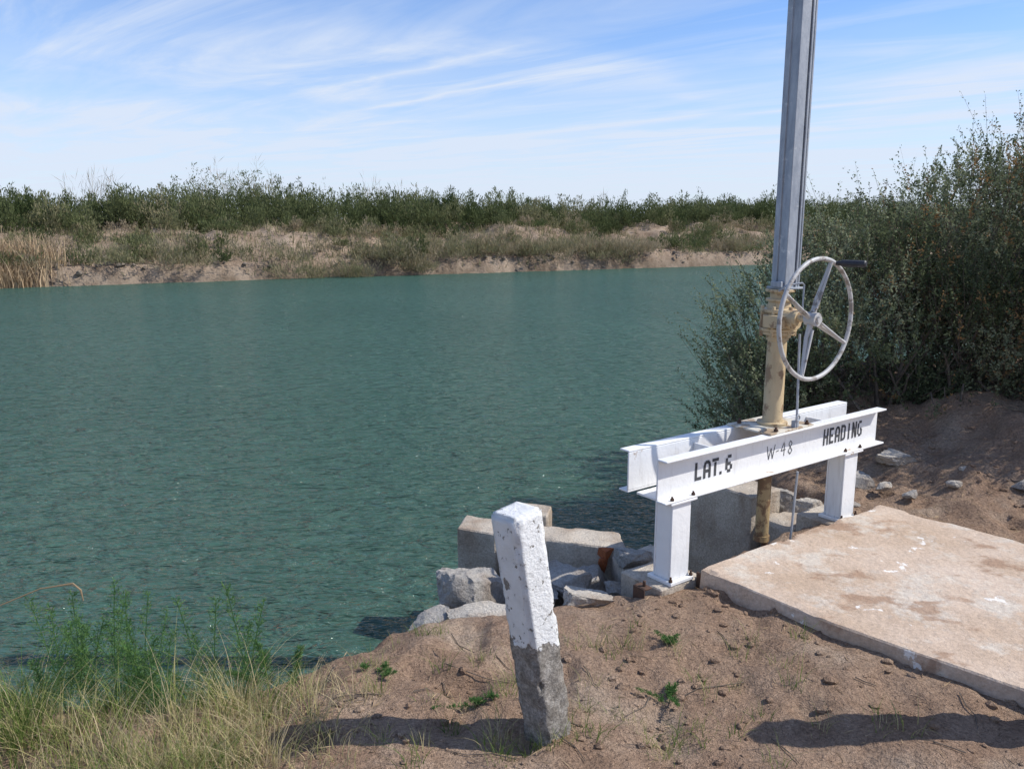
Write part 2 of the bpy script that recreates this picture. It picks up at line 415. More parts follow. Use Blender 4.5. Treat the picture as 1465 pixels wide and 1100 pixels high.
def strokes(p, segs, ox, oz, w, h, th, y=-.0046):
    for (ax, az, bx, bz) in segs:
        A = Vector((ox+ax*w, 0, oz+az*h)); B = Vector((ox+bx*w, 0, oz+bz*h))
        d = (B-A).normalized(); n = Vector((-d.z, 0, d.x))*th/2
        q = [A+n, A-n, B-n, B+n]
        f = [p.bm.verts.new((v.x, y-.001, v.z)) for v in q]; p.bm.faces.new(f)
LET = {'L': [(.15,0,.15,1),(.32,.09,.95,.09)], 'A': [(.12,0,.12,.72),(.88,0,.88,.72),(.24,.9,.76,.9),(.12,.7,.26,.9),(.88,.7,.74,.9),(.28,.4,.72,.4)],
 'T': [(.5,0,.5,.78),(.02,.91,.98,.91)], '.': [(.3,0,.3,.17)],
 '6': [(.15,.17,.15,.83),(.28,.91,.85,.91),(.32,.5,.78,.5),(.28,.09,.78,.09),(.87,.17,.87,.43)],
 'H': [(.13,0,.13,1),(.87,0,.87,1),(.27,.5,.73,.5)], 'E': [(.15,0,.15,1),(.32,.91,.92,.91),(.32,.5,.8,.5),(.32,.09,.92,.09)],
 'D': [(.15,0,.15,1),(.3,.91,.72,.91),(.3,.09,.72,.09),(.87,.16,.87,.84),(.72,.91,.87,.82),(.72,.09,.87,.18)], 'I': [(.5,0,.5,1)],
 'N': [(.13,0,.13,1),(.87,0,.87,1),(.2,.93,.8,.07)], 'G': [(.13,.16,.13,.84),(.26,.91,.85,.91),(.26,.09,.78,.09),(.87,.09,.87,.45),(.6,.47,.87,.47)],
 'W': [(0,1,.25,0),(.25,0,.5,.8),(.5,.8,.72,0),(.72,0,1,1)], '-': [(.1,.45,.8,.5)], '4': [(.55,1,.1,.4),(.1,.4,.85,.45),(.65,.9,.6,0)],
 '8': [(.5,.52,.2,.75),(.2,.75,.5,1),(.5,1,.8,.78),(.8,.78,.5,.52),(.5,.52,.15,.25),(.15,.25,.5,0),(.5,0,.85,.25),(.85,.25,.5,.52)]}
p = PB(); zl = .442
for ch, ox, w in (('L', .117, .046), ('A', .176, .046), ('T', .232, .046), ('.', .285, .03), ('6', .328, .046)):
    strokes(p, LET[ch], ox, zl, w, .085, .0150)
for i, ch in enumerate('HEADING'):
    strokes(p, LET[ch], 1.105+i*.0525, zl+.004, .041, .088, .0135)
p.done('stencil_lettering', INK, gate)
p = PB(); ox = .635
for ch, w in (('W', .062), ('-', .03), ('4', .048), ('8', .045)):
    strokes(p, LET[ch], ox, zl+.008, w, .07, .0045); ox += w+.008
p.done('handwritten_number', INK, gate)

# ------------------------------------------------------------------ concrete works
def rough_block(name, poly, z0, z1, mat, parent=None, bev=.008, amp=.004, cut=.05, seed=0, chip=.03):
    p = PB(); p.prism(poly, z0, z1)
    bm = p.bm
    bmesh.ops.recalc_face_normals(bm, faces=bm.faces)
    bmesh.ops.bevel(bm, geom=list(bm.edges), offset=bev, segments=1, affect='EDGES')
    for _ in range(8):
        es = [e for e in bm.edges if e.calc_length() > cut]
        if not es or len(bm.verts) > 40000: break
        bmesh.ops.subdivide_edges(bm, edges=es, cuts=1, use_grid_fill=True)
        bmesh.ops.triangulate(bm, faces=[f for f in bm.faces if len(f.verts) > 4])
    bm.normal_update()
    for v in bm.verts:
        n = mn.fractal(v.co*9+Vector((seed, 0, 0)), 1, 2, 3)
        sharp = max((math.degrees(e.calc_face_angle(0)) for e in v.link_edges), default=0)
        k = amp*n
        if sharp > 20:
            k -= chip*max(0, mn.noise(v.co*7+Vector((seed*2, 3, 1)))-.08)
        v.co += v.normal*k
    o = p.done(name, mat, parent)
    for f in o.data.polygons: f.use_smooth = True
    o.data.set_sharp_from_angle(angle=math.radians(28))
    return o
hw = empty('concrete_headwall')
def L(*pts): return [G2W(*q)[:2] for q in pts]
rough_block('left_abutment', [(.60,3.62),(.90,3.82),(.76,4.28),(.52,4.08)], -2, -.12, CONC, hw, seed=1, chip=.08)
rough_block('left_footing', L((-.13,-.055),(.14,-.055),(.14,.20),(-.13,.20)), -1.2, -.001, CONC, hw, .006, .003, seed=2)
rough_block('wing_wall', [(.60,4.08),(.60,4.34),(.06,4.50),(.0,4.29)], -2, -.09, CONC, hw, seed=3, chip=.05)
rough_block('wing_wall_end', [(-.09,4.33),(-.03,4.54),(-.27,4.64),(-.31,4.43)], -2, -.10, CONC, hw, seed=4)
rough_block('wing_wall_cap', [(.02,4.53),(.20,4.48),(.24,4.66),(.06,4.72)], -2, -.05, CONC, hw, seed=5)
rough_block('right_sidewall', L((1.15,.45),(1.42,.45),(1.42,1.02),(1.15,1.02)), -2, .03, CONC, hw, seed=6)
rough_block('right_sidewall_low', L((1.22,.20),(1.5,.20),(1.5,.445),(1.22,.445)), -2, -.10, CONC, hw, seed=7, chip=.08)
rough_block('right_footing', L((1.2,-.055),(1.46,-.055),(1.46,.19),(1.2,.19)), -1.2, -.001, CONC, hw, .006, .003, seed=8)
rough_block('front_sill', L((.15,-.06),(1.19,-.06),(1.19,.05),(.15,.05)), -2, -.12, CONC, hw, seed=9)
rb = empty('rusty_bracket', G2W(-.17, .03), RZ)
p = PB(); p.box((-.05, -.07, -.09), (-.044, 0, .02)); p.box((-.043, -.07, .012), (.0, 0, .02)); p.tube([(-.02, -.04, .02), (-.02, -.04, .045)], .008, 8); p.done('angle', RUST, rb, .003)
rb = empty('rusty_bracket', G2W(.115, -.085), RZ)
p = PB(); p.box((-.03, -.02, -.06), (-.022, .02, .035)); p.box((.012, -.02, -.06), (.020, .02, .04)); p.tube([(-.03, 0, .01), (.03, 0, .01)], .008, 8); p.done('clevis', RUST, rb, .003)
slab = rough_block('concrete_slab', [(.845,3.50),(1.245,2.985),(1.74,2.49),(3.1,1.15),(4.15,2.05),(2.5,3.80),(2.03,4.36)], -.085, .062, PAD, None, .006, .003, .045, seed=12, chip=.035)

# ------------------------------------------------------------------ post
def post(name, base, top, h, rz, seed):
    bm = bmesh.new(); bmesh.ops.create_cube(bm, size=1)
    w = .116
    for v in bm.verts: v.co = Vector((v.co.x*w, v.co.y*w, (v.co.z+.5)*(h+.25)-.25))
    bmesh.ops.bevel(bm, geom=list(bm.edges), offset=.009, segments=2, affect='EDGES')
    for _ in range(7):
        es = [e for e in bm.edges if e.calc_length() > .016]
        if not es: break
        bmesh.ops.subdivide_edges(bm, edges=es, cuts=1, use_grid_fill=True)
        bmesh.ops.triangulate(bm, faces=[f for f in bm.faces if len(f.verts) > 4])
    for v in bm.verts:
        q = v.co*20+Vector((seed, 0, 0)); k = .0016 if v.co.z > .33 else .008
        v.co += Vector((mn.noise(q), mn.noise(q+Vector((9, 0, 0))), mn.noise(q+Vector((0, 9, 0)))))*k
        e = abs(v.co.x)+abs(v.co.y)
        if e > w*.9:
            c = max(0, mn.noise(v.co*22+Vector((seed, 4, 2)))-.15)*(.016 if v.co.z > .3 else .04)
            v.co.x -= math.copysign(c, v.co.x); v.co.y -= math.copysign(c, v.co.y)
    bmesh.ops.recalc_face_normals(bm, faces=bm.faces)
    me = bpy.data.meshes.new(name); bm.to_mesh(me); bm.free(); me.materials.append(POSTM)
    for f in me.polygons: f.use_smooth = True
    o = bpy.data.objects.new(name, me); COL.objects.link(o)
    z = Vector(top).normalized(); q = Vector((0, 0, 1)).rotation_difference(z)
    o.matrix_world = Matrix.Translation(base) @ q.to_matrix().to_4x4() @ Matrix.Rotation(rz, 4, 'Z')
post('offscreen_shadow_post', (.115, 2.385, 0), (-.105, -.03, .76), .76, math.radians(42), 0)
post('offscreen_shadow_post', (1.755, 2.38, 0), (0.0, .0, 1), .94, math.radians(40), 5)  # added unseen post past the right edge, placed to cast the lower-right shadow

# ------------------------------------------------------------------ rocks
def rock(name, c, s, seed, rz=0, mat=ROCK):
    bm = bmesh.new(); bmesh.ops.create_icosphere(bm, subdivisions=5, radius=1)
    r = np.random.default_rng(seed)
    planes = [(Vector(r.normal(size=3)).normalized(), r.uniform(.42, .72)) for _ in range(13)]
    planes.append((Vector((r.normal()*.15, r.normal()*.15, 1)).normalized(), r.uniform(.45, .6)))
    for v in bm.verts:
        p = v.co.copy()
        for _ in range(2):
            for n, d in planes:
                k = p.dot(n)
                if k > d: p -= n*(k-d)
        p *= 1+mn.fractal(v.co*4+Vector((seed*3, 0, 0)), 1, 2, 5)*.09
        v.co = Vector((p.x*s[0], p.y*s[1], p.z*s[2]))*1.45
    me = bpy.data.meshes.new(name); bm.to_mesh(me); bm.free(); me.materials.append(mat)
    for f in me.polygons: f.use_smooth = True
    me.set_sharp_from_angle(angle=math.radians(24))
    o = bpy.data.objects.new(name, me); COL.objects.link(o); o.location = c; o.rotation_euler = (r.normal()*.15, r.normal()*.15, rz)
for i, (c, s, rz, m) in enumerate([
    ((-.17,3.68,-.14), (.15,.12,.15), .3, ROCK), ((.27,3.72,-.12), (.13,.11,.10), 1, ROCK), ((.31,3.42,-.06), (.13,.09,.06), .5, PALE),
    ((-.33,3.38,-.16), (.10,.13,.05), .9, ROCK), ((-.16,3.38,-.12), (.14,.09,.05), .1, PALE), ((.08,3.60,-.15), (.12,.11,.09), 2, ROCK),
    ((-.05,3.95,-.42), (.16,.14,.14), 2.3, ROCK), ((.36,3.92,-.28), (.14,.12,.12), 1.2, ROCK), ((.20,4.05,-.40), (.16,.15,.14), .2, ROCK),
    ((.53,3.72,-.18), (.08,.08,.08), .2, ROCK), ((-.45,3.40,-.45), (.13,.12,.12), .7, ROCK), ((.60,3.98,-.09), (.08,.08,.07), 1.9, ROCK),
    ((1.78,4.72,-.10), (.12,.1,.09), .5, PALE), ((1.95,4.62,-.03), (.11,.08,.06), 1.1, ROCK), ((2.42,5.0,.13), (.17,.09,.05), .4, PALE), ((2.12,4.85,.04), (.09,.08,.05), .4, ROCK),
    ((1.65,4.86,-.12), (.13,.1,.12), .9, ROCK), ((2.7,4.75,.14), (.05,.04,.03), .9, PALE), ((2.2,4.7,.05), (.05,.04,.03), .3, PALE), ((1.5,4.9,-.25), (.12,.1,.12), .2, ROCK),
    ((2.3,4.55,.05), (.04,.035,.03), .3, ROCK), ((2.9,4.5,.13), (.045,.04,.03), .3, ROCK), ((2.55,4.6,.10), (.03,.04,.025), 1.3, PALE)]):
    rock('rock', c, s, i+3, rz, m)
for i, (c, s) in enumerate([((.49, 4.10, -.115), (.045, .030, .040)), ((.475, 4.085, -.17), (.034, .018, .055)), ((.46, 4.08, -.25), (.022, .014, .05))]):
    rock('rust_encrustation', c, s, 77+i, i, STAIN)

def ico_verts():
    bm = bmesh.new(); bmesh.ops.create_icosphere(bm, subdivisions=1, radius=1)
    v = np.array([q.co[:] for q in bm.verts]); f = np.array([[a.index for a in g.verts] for g in bm.faces]); bm.free(); return v, f
iv, jf = ico_verts()
def scatter_stones(name, x, y, r, mat):
    z = height(x, y); k = z > WZ+.03; x, y, r, z = x[k], y[k], r[k], z[k]; n = len(x)
    sc = r[:, None, None]*rng.uniform(.6, 1.3, (n, 1, 3))*np.array([1, 1, .7])
    V = iv[None]*(1+rng.uniform(-.28, .28, (n, len(iv), 1)))*sc+np.stack([x, y, z+r*.15], -1)[:, None]
    F = jf[None]+(np.arange(n)*len(iv))[:, None, None]
    np_mesh(name, V.reshape(-1, 3), F.reshape(-1, 3), [mat], smooth=False)
n = 10000; gx = rng.uniform(-1.8, 4.4, n); gy = rng.uniform(1.6, 6, n)
k = (near_sd(gx, gy) > .02) & (fbm(gx*2, gy*2, 3, 3) > -.05); gx, gy = gx[k], gy[k]
scatter_stones('dirt_clods', gx, gy, .0025+.020*rng.random(len(gx))**5, DIRT)
n = 1300; s = rng.uniform(-10, 70, n); d = rng.uniform(-.2, 1.6, n)
fx = FP[0]+FD[0]*s+FN[0]*d; fy = FP[1]+FD[1]*s+FN[1]*d
scatter_stones('bank_gravel', fx, fy, .03+.09*rng.random(n)**3, m_simple('bank_stone', (.22, .18, .14), (.12, .10, .08), 6, .9))

# ------------------------------------------------------------------ foliage helpers
def unit(v): return v/np.maximum(np.linalg.norm(v, axis=-1, keepdims=True), 1e-9)
def leaves(P, D, Ln, Wd):
    sd = unit(np.cross(D, rng.normal(size=D.shape)))
    Ln = np.asarray(Ln)[:, None]; Wd = np.asarray(Wd)[:, None]
    V = np.stack([P, P+D*Ln*.5+sd*Wd*.5, P+D*Ln, P+D*Ln*.5-sd*Wd*.5], 1)
    return V.reshape(-1, 3), np.arange(len(P)*4).reshape(-1, 4)
def blades(B, Dh, H, Ln, Wd, seg=4):
    n = len(B); t = np.linspace(0, 1, seg+1)[None, :, None]
    D3 = np.concatenate([Dh, np.zeros((n, 1))], 1)[:, None]
    c = B[:, None]+D3*(Ln[:, None, None]*t**1.8)+np.array([0, 0, 1.])*(H[:, None, None]*(t-.22*t**3))
    a = rng.uniform(0, 6.28, n); sd = np.stack([np.cos(a), np.sin(a), np.zeros(n)], 1)[:, None]
    w = Wd[:, None, None]*(1-t*.92)*.5
    V = np.stack([c-sd*w, c+sd*w], 2)
    V = V.reshape(-1, 3); b = (np.arange(n)*(seg+1)*2)[:, None]; k = (np.arange(seg)*2)[None]
    i = (b+k).reshape(-1)
    return V, np.stack([i, i+1, i+3, i+2], 1), (seg+1)*2
def joinm(parts):
    Vs, Fs, Ts, Ms = [], [], [], []; o = 0
    for V, F, T, m in parts:
        Vs.append(V); Fs.append(F+o); Ts.append(np.full(len(V), T) if np.ndim(T) == 0 else T); Ms.append(np.full(len(F), m)); o += len(V)
    return np.concatenate(Vs), np.concatenate(Fs), np.concatenate(Ts), np.concatenate(Ms)

def bush(name, base, blobs, dens=1900, leafL=.030, brown=0.0, M=26):
    parts = []
    for (cx, cy, cz, r) in blobs:
        N = int(dens*r*r)
        d = unit(rng.normal(size=(N, 3))); fr = rng.uniform(.2, 1, N)**.5
        wob = 1+.7*fbm(d[:, 0]*2.2+cx*3+9, d[:, 2]*2.2+d[:, 1]*1.7+cy, 4, 3)
        P = np.array([cx, cy, cz])+d*(r*fr*wob)[:, None]*np.array([1, 1, .95])
        gap = fbm(P[:, 0]*2.6+P[:, 1]*1.3, P[:, 2]*2.6-P[:, 1]*1.1, 17, 3)
        keep = gap > -.13; P = P[keep]; d = d[keep]; N = len(P)
        D = unit(d*.5+np.array([-.05, 0, .8])+rng.normal(size=(N, 3))*.3)
        L = rng.uniform(.10, .24, N)*(1+1.1*(rng.random(N) < .14))
        t = np.linspace(.03, 1, M)[None, :, None]
        bend = rng.normal(size=(N, 1, 3))*.16
        Q = P[:, None]+D[:, None]*L[:, None, None]*t+bend*L[:, None, None]*t*t
        Q = Q+rng.normal(size=Q.shape)*.005
        LD = unit(D[:, None]*.6+rng.normal(size=Q.shape)*.75)
        ll = rng.uniform(.6, 1.2, (N, M))*leafL*(1.15-.45*t[..., 0])
        Vv, Fv = leaves(Q.reshape(-1, 3), LD.reshape(-1, 3), ll.ravel(), ll.ravel()*.45)
        tw = .42+1.4*fbm(P[:, 0]*3, P[:, 2]*3+P[:, 1], 6, 3)+.18*rng.normal(size=N)
        tw = np.where(rng.random(N) < brown*(1+4*(fbm(P[:, 0]*2, P[:, 2]*2, 90, 2) > .06)), 1.0, np.clip(tw, 0, .86))
        tt = np.clip(np.repeat(tw, M)+.08*rng.normal(size=N*M)*(np.repeat(tw, M) < .9), 0, 1)
        parts.append((Vv, Fv, np.repeat(tt, 4), 0))
        sd = unit(np.cross(D, rng.normal(size=D.shape)))*.002
        T2 = P-D*L[:, None]*.6; e = P+D*L[:, None]+bend[:, 0]*L[:, None]
        Vt = np.stack([T2-sd, T2+sd, e+sd*.4, e-sd*.4], 1).reshape(-1, 3)
        parts.append((Vt, np.arange(N*4).reshape(-1, 4), .3, 1))
    for (cx, cy, cz, r) in blobs:
        ns = int(14*r)+3
        for _ in range(ns):
            bx = base[0]+rng.normal()*.28+(cx-base[0])*.5; by = base[1]+rng.normal()*.22+(cy-base[1])*.5
            b = np.array([bx, by, float(height(np.array([bx]), np.array([by]))[0])-.05])
            e = np.array([cx, cy, cz])+unit(rng.normal(size=3)*np.array([1, 1, .8])+np.array([0, 0, .3]))*r*rng.uniform(.3, .7)
            mid = b*.5+e*.5+np.array([rng.normal()*.1, rng.normal()*.1, .12])
            pts = [b, b*.45+mid*.55+rng.normal(size=3)*.03, mid, mid*.45+e*.55+rng.normal(size=3)*.04, e]
            rad = np.array([.014, .012, .009, .006, .002])*rng.uniform(.5, 1.3)
            K = 5; Vs = []
            for q, rr in zip(pts, rad):
                Vs += [q+rr*np.array([math.cos(6.283*k/K), math.sin(6.283*k/K), 0]) for k in range(K)]
            Fs = [(a*K+k, a*K+(k+1) % K, (a+1)*K+(k+1) % K, (a+1)*K+k) for a in range(4) for k in range(K)]
            parts.append((np.array(Vs), np.array(Fs), .3, 1))
    V, F, T, M_ = joinm(parts)
    np_mesh(name, V, F, [SALT, BARK], smooth=False, tint=T, midx=M_)

bush('saltbush', (2.3, 6.1), [(2.05,6.1,.72,.57), (2.72,6.3,1.10,.66), (1.80,5.85,.38,.38), (2.45,5.95,.55,.5), (2.2,6.3,.15,.55), (2.75,5.9,.45,.45), (1.75,6.0,.0,.35), (2.35,6.5,1.15,.4)])
bush('saltbush', (3.4, 6.2), [(3.45,6.4,1.22,.82), (3.1,6.0,.75,.6), (3.65,5.85,.8,.65), (4.2,6.6,1.5,.8), (3.2,5.75,.4,.45), (2.9,5.7,.3,.3)], brown=.03)
bush('saltbush', (4.2, 5.5), [(4.15,5.6,1.5,.85), (3.85,5.15,.85,.6), (4.7,5.3,1.1,.9), (4.35,5.0,.5,.55), (3.65,5.1,.4,.35)], brown=.12)
bush('saltbush', (5.6, 5.2), [(5.5,5.0,1.3,.95), (5.8,4.2,.9,.8)], dens=700, leafL=.036)
bush('saltbush', (4.2, 7.9), [(3.3,7.7,.9,.8), (4.4,8.0,1.2,1.0), (5.7,8.3,1.4,1.1)], dens=800, leafL=.038)
bush('saltbush', (8, 10), [(7.2,9.6,1.1,1.3), (9.2,10.6,1.3,1.5), (11.5,12.2,1.4,1.6)], dens=450, leafL=.055)

n = 3200; lx = rng.uniform(1.9, 4.6, n); ly = rng.uniform(3.9, 6.6, n); k = near_sd(lx, ly) > 0; lx, ly = lx[k], ly[k]
n2 = 900; mx_ = rng.uniform(-1.2, 2.6, n2); my_ = rng.uniform(1.9, 3.6, n2); k = near_sd(mx_, my_) > 0
lx = np.concatenate([lx, mx_[k]]); ly = np.concatenate([ly, my_[k]])
P = np.stack([lx, ly, height(lx, ly)+.004], 1); a = rng.uniform(0, 6.28, len(P))
D = np.stack([np.cos(a), np.sin(a), rng.normal(size=len(P))*.12], 1)
V, F = leaves(P, unit(D), rng.uniform(.015, .08, len(P)), rng.uniform(.002, .005, len(P)))
np_mesh('leaf_litter', V, F, [STRAW], smooth=False, tint=np.repeat(rng.random(len(P))*.4, 4))
p = PB()
for _ in range(30):
    x_, y_ = rng.uniform(-.8, 1.6), rng.uniform(2.0, 3.2); a_ = rng.uniform(0, 6.28); l_ = rng.uniform(.06, .3); pts = []
    for q in np.linspace(0, 1, 4):
        X_ = x_+math.cos(a_)*l_*q+rng.normal()*.006; Y_ = y_+math.sin(a_)*l_*q+rng.normal()*.006
        pts.append((X_, Y_, float(height(np.array([X_]), np.array([Y_]))[0])+.006))
    if near_sd(np.array([x_]), np.array([y_]))[0] > .05: p.tube(pts, [.0022, .002, .0016, .001], 5)
p.done('fallen_twigs', BARK)

# ------------------------------------------------------------------ far bank vegetation
def thicket(name, bx, by, hh, rr, tint, nl, mat=THICK, lf=(.10, .24), wd=.035, up=1.0, lowb=.75):
    n = len(bx); bz = height(bx, by)
    idx = np.repeat(np.arange(n), nl)
    N = len(idx)
    ns = 16; sa = rng.uniform(0, 6.28, (n, ns)); sr = np.sqrt(rng.random((n, ns))); sh = rng.uniform(.55, 1.12, (n, ns))*(1.05-.45*sr**2)
    j = rng.integers(0, ns, N)
    A = sa[idx, j]; Rr = sr[idx, j]; Hh = sh[idx, j]
    t = rng.random(N)**lowb
    rad = rr[idx]*Rr*(.45+.55*t)
    w = .19*rr[idx]*(1.15-t*.8)
    px = bx[idx]+np.cos(A)*rad+rng.normal(size=N)*w; py = by[idx]+np.sin(A)*rad+rng.normal(size=N)*w
    pz = bz[idx]+hh[idx]*Hh*t
    D = unit(np.stack([np.cos(A)*.35*Rr, np.sin(A)*.35*Rr, np.full(N, up)], 1)+rng.normal(size=(N, 3))*.38)
    V, F = leaves(np.stack([px, py, pz], 1), D, rng.uniform(*lf, N), rng.uniform(.6, 1.3, N)*wd)
    T = np.clip(tint[idx]+.15*(rng.random(N)-.5)+.1*(sh[idx, j]-.8), 0, 1)
    return np_mesh(name, V, F, [mat], smooth=False, tint=np.repeat(T, 4))
def along(s, d): return FP[0]+FD[0]*s+FN[0]*d, FP[1]+FD[1]*s+FN[1]*d
nf = 130
s = np.concatenate([np.linspace(-12, 70, nf)+rng.normal(size=nf)*.35, np.linspace(-12, 70, nf)+rng.normal(size=nf)*.4, rng.uniform(-12, 70, 220)])
d = np.concatenate([rng.uniform(5.2, 7.0, nf), rng.uniform(7.5, 9.5, nf), rng.uniform(6, 14.5, 220)]); n = len(s)
x, y = along(s, d); hh = rng.uniform(1.15, 2.05, n)*(1+.35*(fbm(s*.12, d*0, 3, 3)*2)); rr = rng.uniform(.7, 1.35, n)
thicket('shrub_thicket', x, y, hh, rr, np.clip(.32+.7*fbm(s*.5, d*.5, 9, 2)+.17*rng.normal(size=n), 0, .85), 850, wd=.044)
n = 330; s = rng.uniform(-12, 70, n); d = .25+5.0*rng.random(n)**.9; k = fbm(s*.3, d*.3, 44, 2) > -.08; s, d = s[k], d[k]; n = len(s)
x, y = along(s, d); hh = rng.uniform(.4, 1.15, n); rr = rng.uniform(.4, 1.0, n)
thicket('bank_shrubs', x, y, hh, rr, np.clip(.62+.28*rng.normal(size=n), .1, 1), 480, lf=(.08, .2), wd=.034)
n = 90; s = np.concatenate([rng.uniform(10, 27, 40), rng.uniform(-8, 60, 50)]); d = rng.uniform(.1, .8, n)
x, y = along(s, d); thicket('bank_brush', x, y, rng.uniform(.5, 1.1, n), rng.uniform(.7, 1.3, n), rng.uniform(.75, 1, n), 600, lf=(.12, .3), wd=.022)
s = np.array([7., 8.5, 10.5, 12, 5.2, 22, 27, 20]); d = np.array([12, 14, 13, 15, 13, 13, 14, 12.]); x, y = along(s, d)
thicket('willow_trees', x, y, np.array([2.4, 2.8, 2.9, 2.6, 2.2, 2.4, 2.5, 2.2]), np.array([1.4, 1.6, 1.7, 1.4, 1.3, 1.4, 1.4, 1.3]), np.full(8, .42), 2200, up=.6, wd=.045)
s = np.array([3., 4, 9.8, 11.2, 17.5, 19, 33]); d = np.array([11, 12, 12, 13, 12, 13, 12.]); x, y = along(s, d)
thicket('bare_shrubs', x, y, np.array([2.5, 2.3, 3.2, 3.1, 2.5, 2.5, 2.3]), np.array([1.2, 1.0, 1.5, 1.5, 1.2, 1.2, 1.]), np.full(7, .98), 260, lf=(.3, .8), wd=.018)
n = 4200; s = rng.normal(-.9, 1.1, n); d = rng.uniform(-.3, 1.4, n); x, y = along(s, d)
B = np.stack([x, y, np.maximum(height(x, y), WZ-.05)], 1); a = rng.uniform(0, 6.28, n)
V, F, k = blades(B, np.stack([np.cos(a), np.sin(a)], 1), rng.uniform(.6, 1.5, n), rng.uniform(.1, .6, n), np.full(n, .045))
np_mesh('dry_reeds', V, F, [STRAW], tint=np.repeat(rng.uniform(.1, .9, n), k))
n = 24000; s = rng.uniform(-12, 70, n); d = rng.uniform(0, 6, n); x, y = along(s, d); k = (fbm(x*.6, y*.6, 51, 3) > -.06) & (height(x, y) > WZ+.05); x, y = x[k], y[k]; n = len(x)
B = np.stack([x, y, height(x, y)], 1); a = rng.uniform(0, 6.28, n)
V, F, k = blades(B, np.stack([np.cos(a), np.sin(a)], 1), rng.uniform(.15, .5, n), rng.uniform(.03, .25, n), np.full(n, .04), 2)
np_mesh('bank_grass', V, F, [THICK], tint=np.repeat(rng.uniform(.6, 1, n), k))

# ------------------------------------------------------------------ near grass
def tufts(name, cx, cy, per, hmin, hmax, spread, tlo, thi, wd=.0035, mat=GRASS):
    i = np.repeat(np.arange(len(cx)), per); n = len(i)
    x = cx[i]+rng.normal(size=n)*spread; y = cy[i]+rng.normal(size=n)*spread
    z = height(x, y)-.005
    a = np.arctan2(y-cy[i], x-cx[i])+rng.normal(size=n)*.8
    hs = rng.uniform(.5, 1.3, len(cx))[i]
    H = rng.uniform(hmin, hmax, n)*hs; Ln = H*rng.uniform(.15, 1.1, n)
    V, F, k = blades(np.stack([x, y, z], 1), np.stack([np.cos(a), np.sin(a)], 1), H, Ln, np.full(n, wd)*rng.uniform(.6, 1.3, n))
    tc = rng.uniform(tlo, thi, len(cx))[i]+rng.normal(size=n)*.2
    np_mesh(name, V, F, [mat], tint=np.repeat(np.clip(tc, 0, 1), k))
n = 140; cx = rng.uniform(-2.6, -.72, n); cy = rng.uniform(1.9, 3.02, n)
k = (near_sd(cx, cy) > -.16) & (cx < -.75-.25*rng.random(n)-(2.75-cy)*-.25); cx, cy = cx[k], cy[k]
tufts('grass', cx, cy, 70, .06, .27, .042, .05, .95, .0034)
cx = rng.uniform(-1.2, -.5, 34); cy = rng.uniform(2.1, 2.65, 34)
tufts('dry_grass', cx, cy, 60, .05, .19, .045, .75, 1.0, .003)
n = 70; cx = np.concatenate([np.array([.0,.05,.17,.21,.28,.46,.50,.55,.62,-.04,.12,.25]), rng.uniform(-.6, 1.25, n)]); cy = np.concatenate([np.array([2.34,2.31,2.33,2.42,2.38,2.28,2.33,2.42,2.9,2.36,2.30,2.34]), rng.uniform(2.2, 3.1, n)])
k = (near_sd(cx, cy) > .1) & ((cx-.845)*.79+(cy-3.5)*.61 < -.08); cx, cy = cx[k], cy[k]
tufts('grass_sprigs', cx, cy, 18, .02, .12, .02, .05, .9, .0028)
cx = rng.uniform(-12, -2.4, 260); cy = rng.uniform(-1, 2.6, 260); k = near_sd(cx, cy) > -.1; tufts('grass', cx[k], cy[k], 50, .08, .3, .08, .1, .8, .006)

def weed(name, c, n_st, h, seed, spread=.06, lean=.16, bl0=.085, nb=3, ll=.014):
    r = np.random.default_rng(seed); parts = []
    for i in range(n_st):
        bx, by = c[0]+r.normal()*spread, c[1]+r.normal()*spread*.8; bz = float(height(np.array([bx]), np.array([by]))[0])
        H = h*r.uniform(.55, 1.05); le = r.normal(size=2)*lean*h
        t = np.linspace(0, 1, 36)
        Q = np.stack([bx+le[0]*t**1.5, by+le[1]*t**1.5, bz+H*t], 1)
        sdv = np.array([.0018, 0, 0])
        Vt = np.stack([Q-sdv, Q+sdv], 1).reshape(-1, 3); k = np.arange(35)*2
        parts.append((Vt, np.stack([k, k+1, k+3, k+2], 1), .8, 0))
        for q, tt in zip(Q[4:], t[4:]):
            for _ in range(nb):
                a = r.uniform(0, 6.28); bl = (bl0*(1-tt)+bl0*.25)*r.uniform(.4, 1.3)
                d = np.array([math.cos(a), math.sin(a), .9+r.normal()*.2]); d /= np.linalg.norm(d)
                m = 8; ts = np.linspace(.1, 1, m)[:, None]
                P = q+d*bl*ts; D = unit(d*1.0+r.normal(size=(m, 3))*.5)
                V, F = leaves(P, D, np.full(m, ll), np.full(m, .0026)); parts.append((V, F, r.uniform(0, 1), 0))
    V, F, T, M = joinm(parts); np_mesh(name, V, F, [WEED], smooth=False, tint=T)
weed('green_weed', (-1.50, 2.86), 8, .56, 1, .09); weed('green_weed', (-1.64, 2.76), 6, .40, 2, .08); weed('green_weed', (-1.08, 2.86), 7, .48, 3, .06)
weed('green_weed', (-1.28, 2.82), 6, .33, 4, .08); weed('green_weed', (-1.40, 2.80), 6, .40, 14, .08); weed('green_weed', (-.80, 2.80), 3, .20, 15, .06, .5, .04)
for i, (cx_, cy_, r_) in enumerate([(-.5, 2.72, .035), (.62, 2.95, .015), (-.1, 2.55, .015), (.55, 2.62, .015)]):
    weed('ground_weed', (cx_, cy_), 4, .035, 30+i, r_, 1.6, .018, 1, .012)
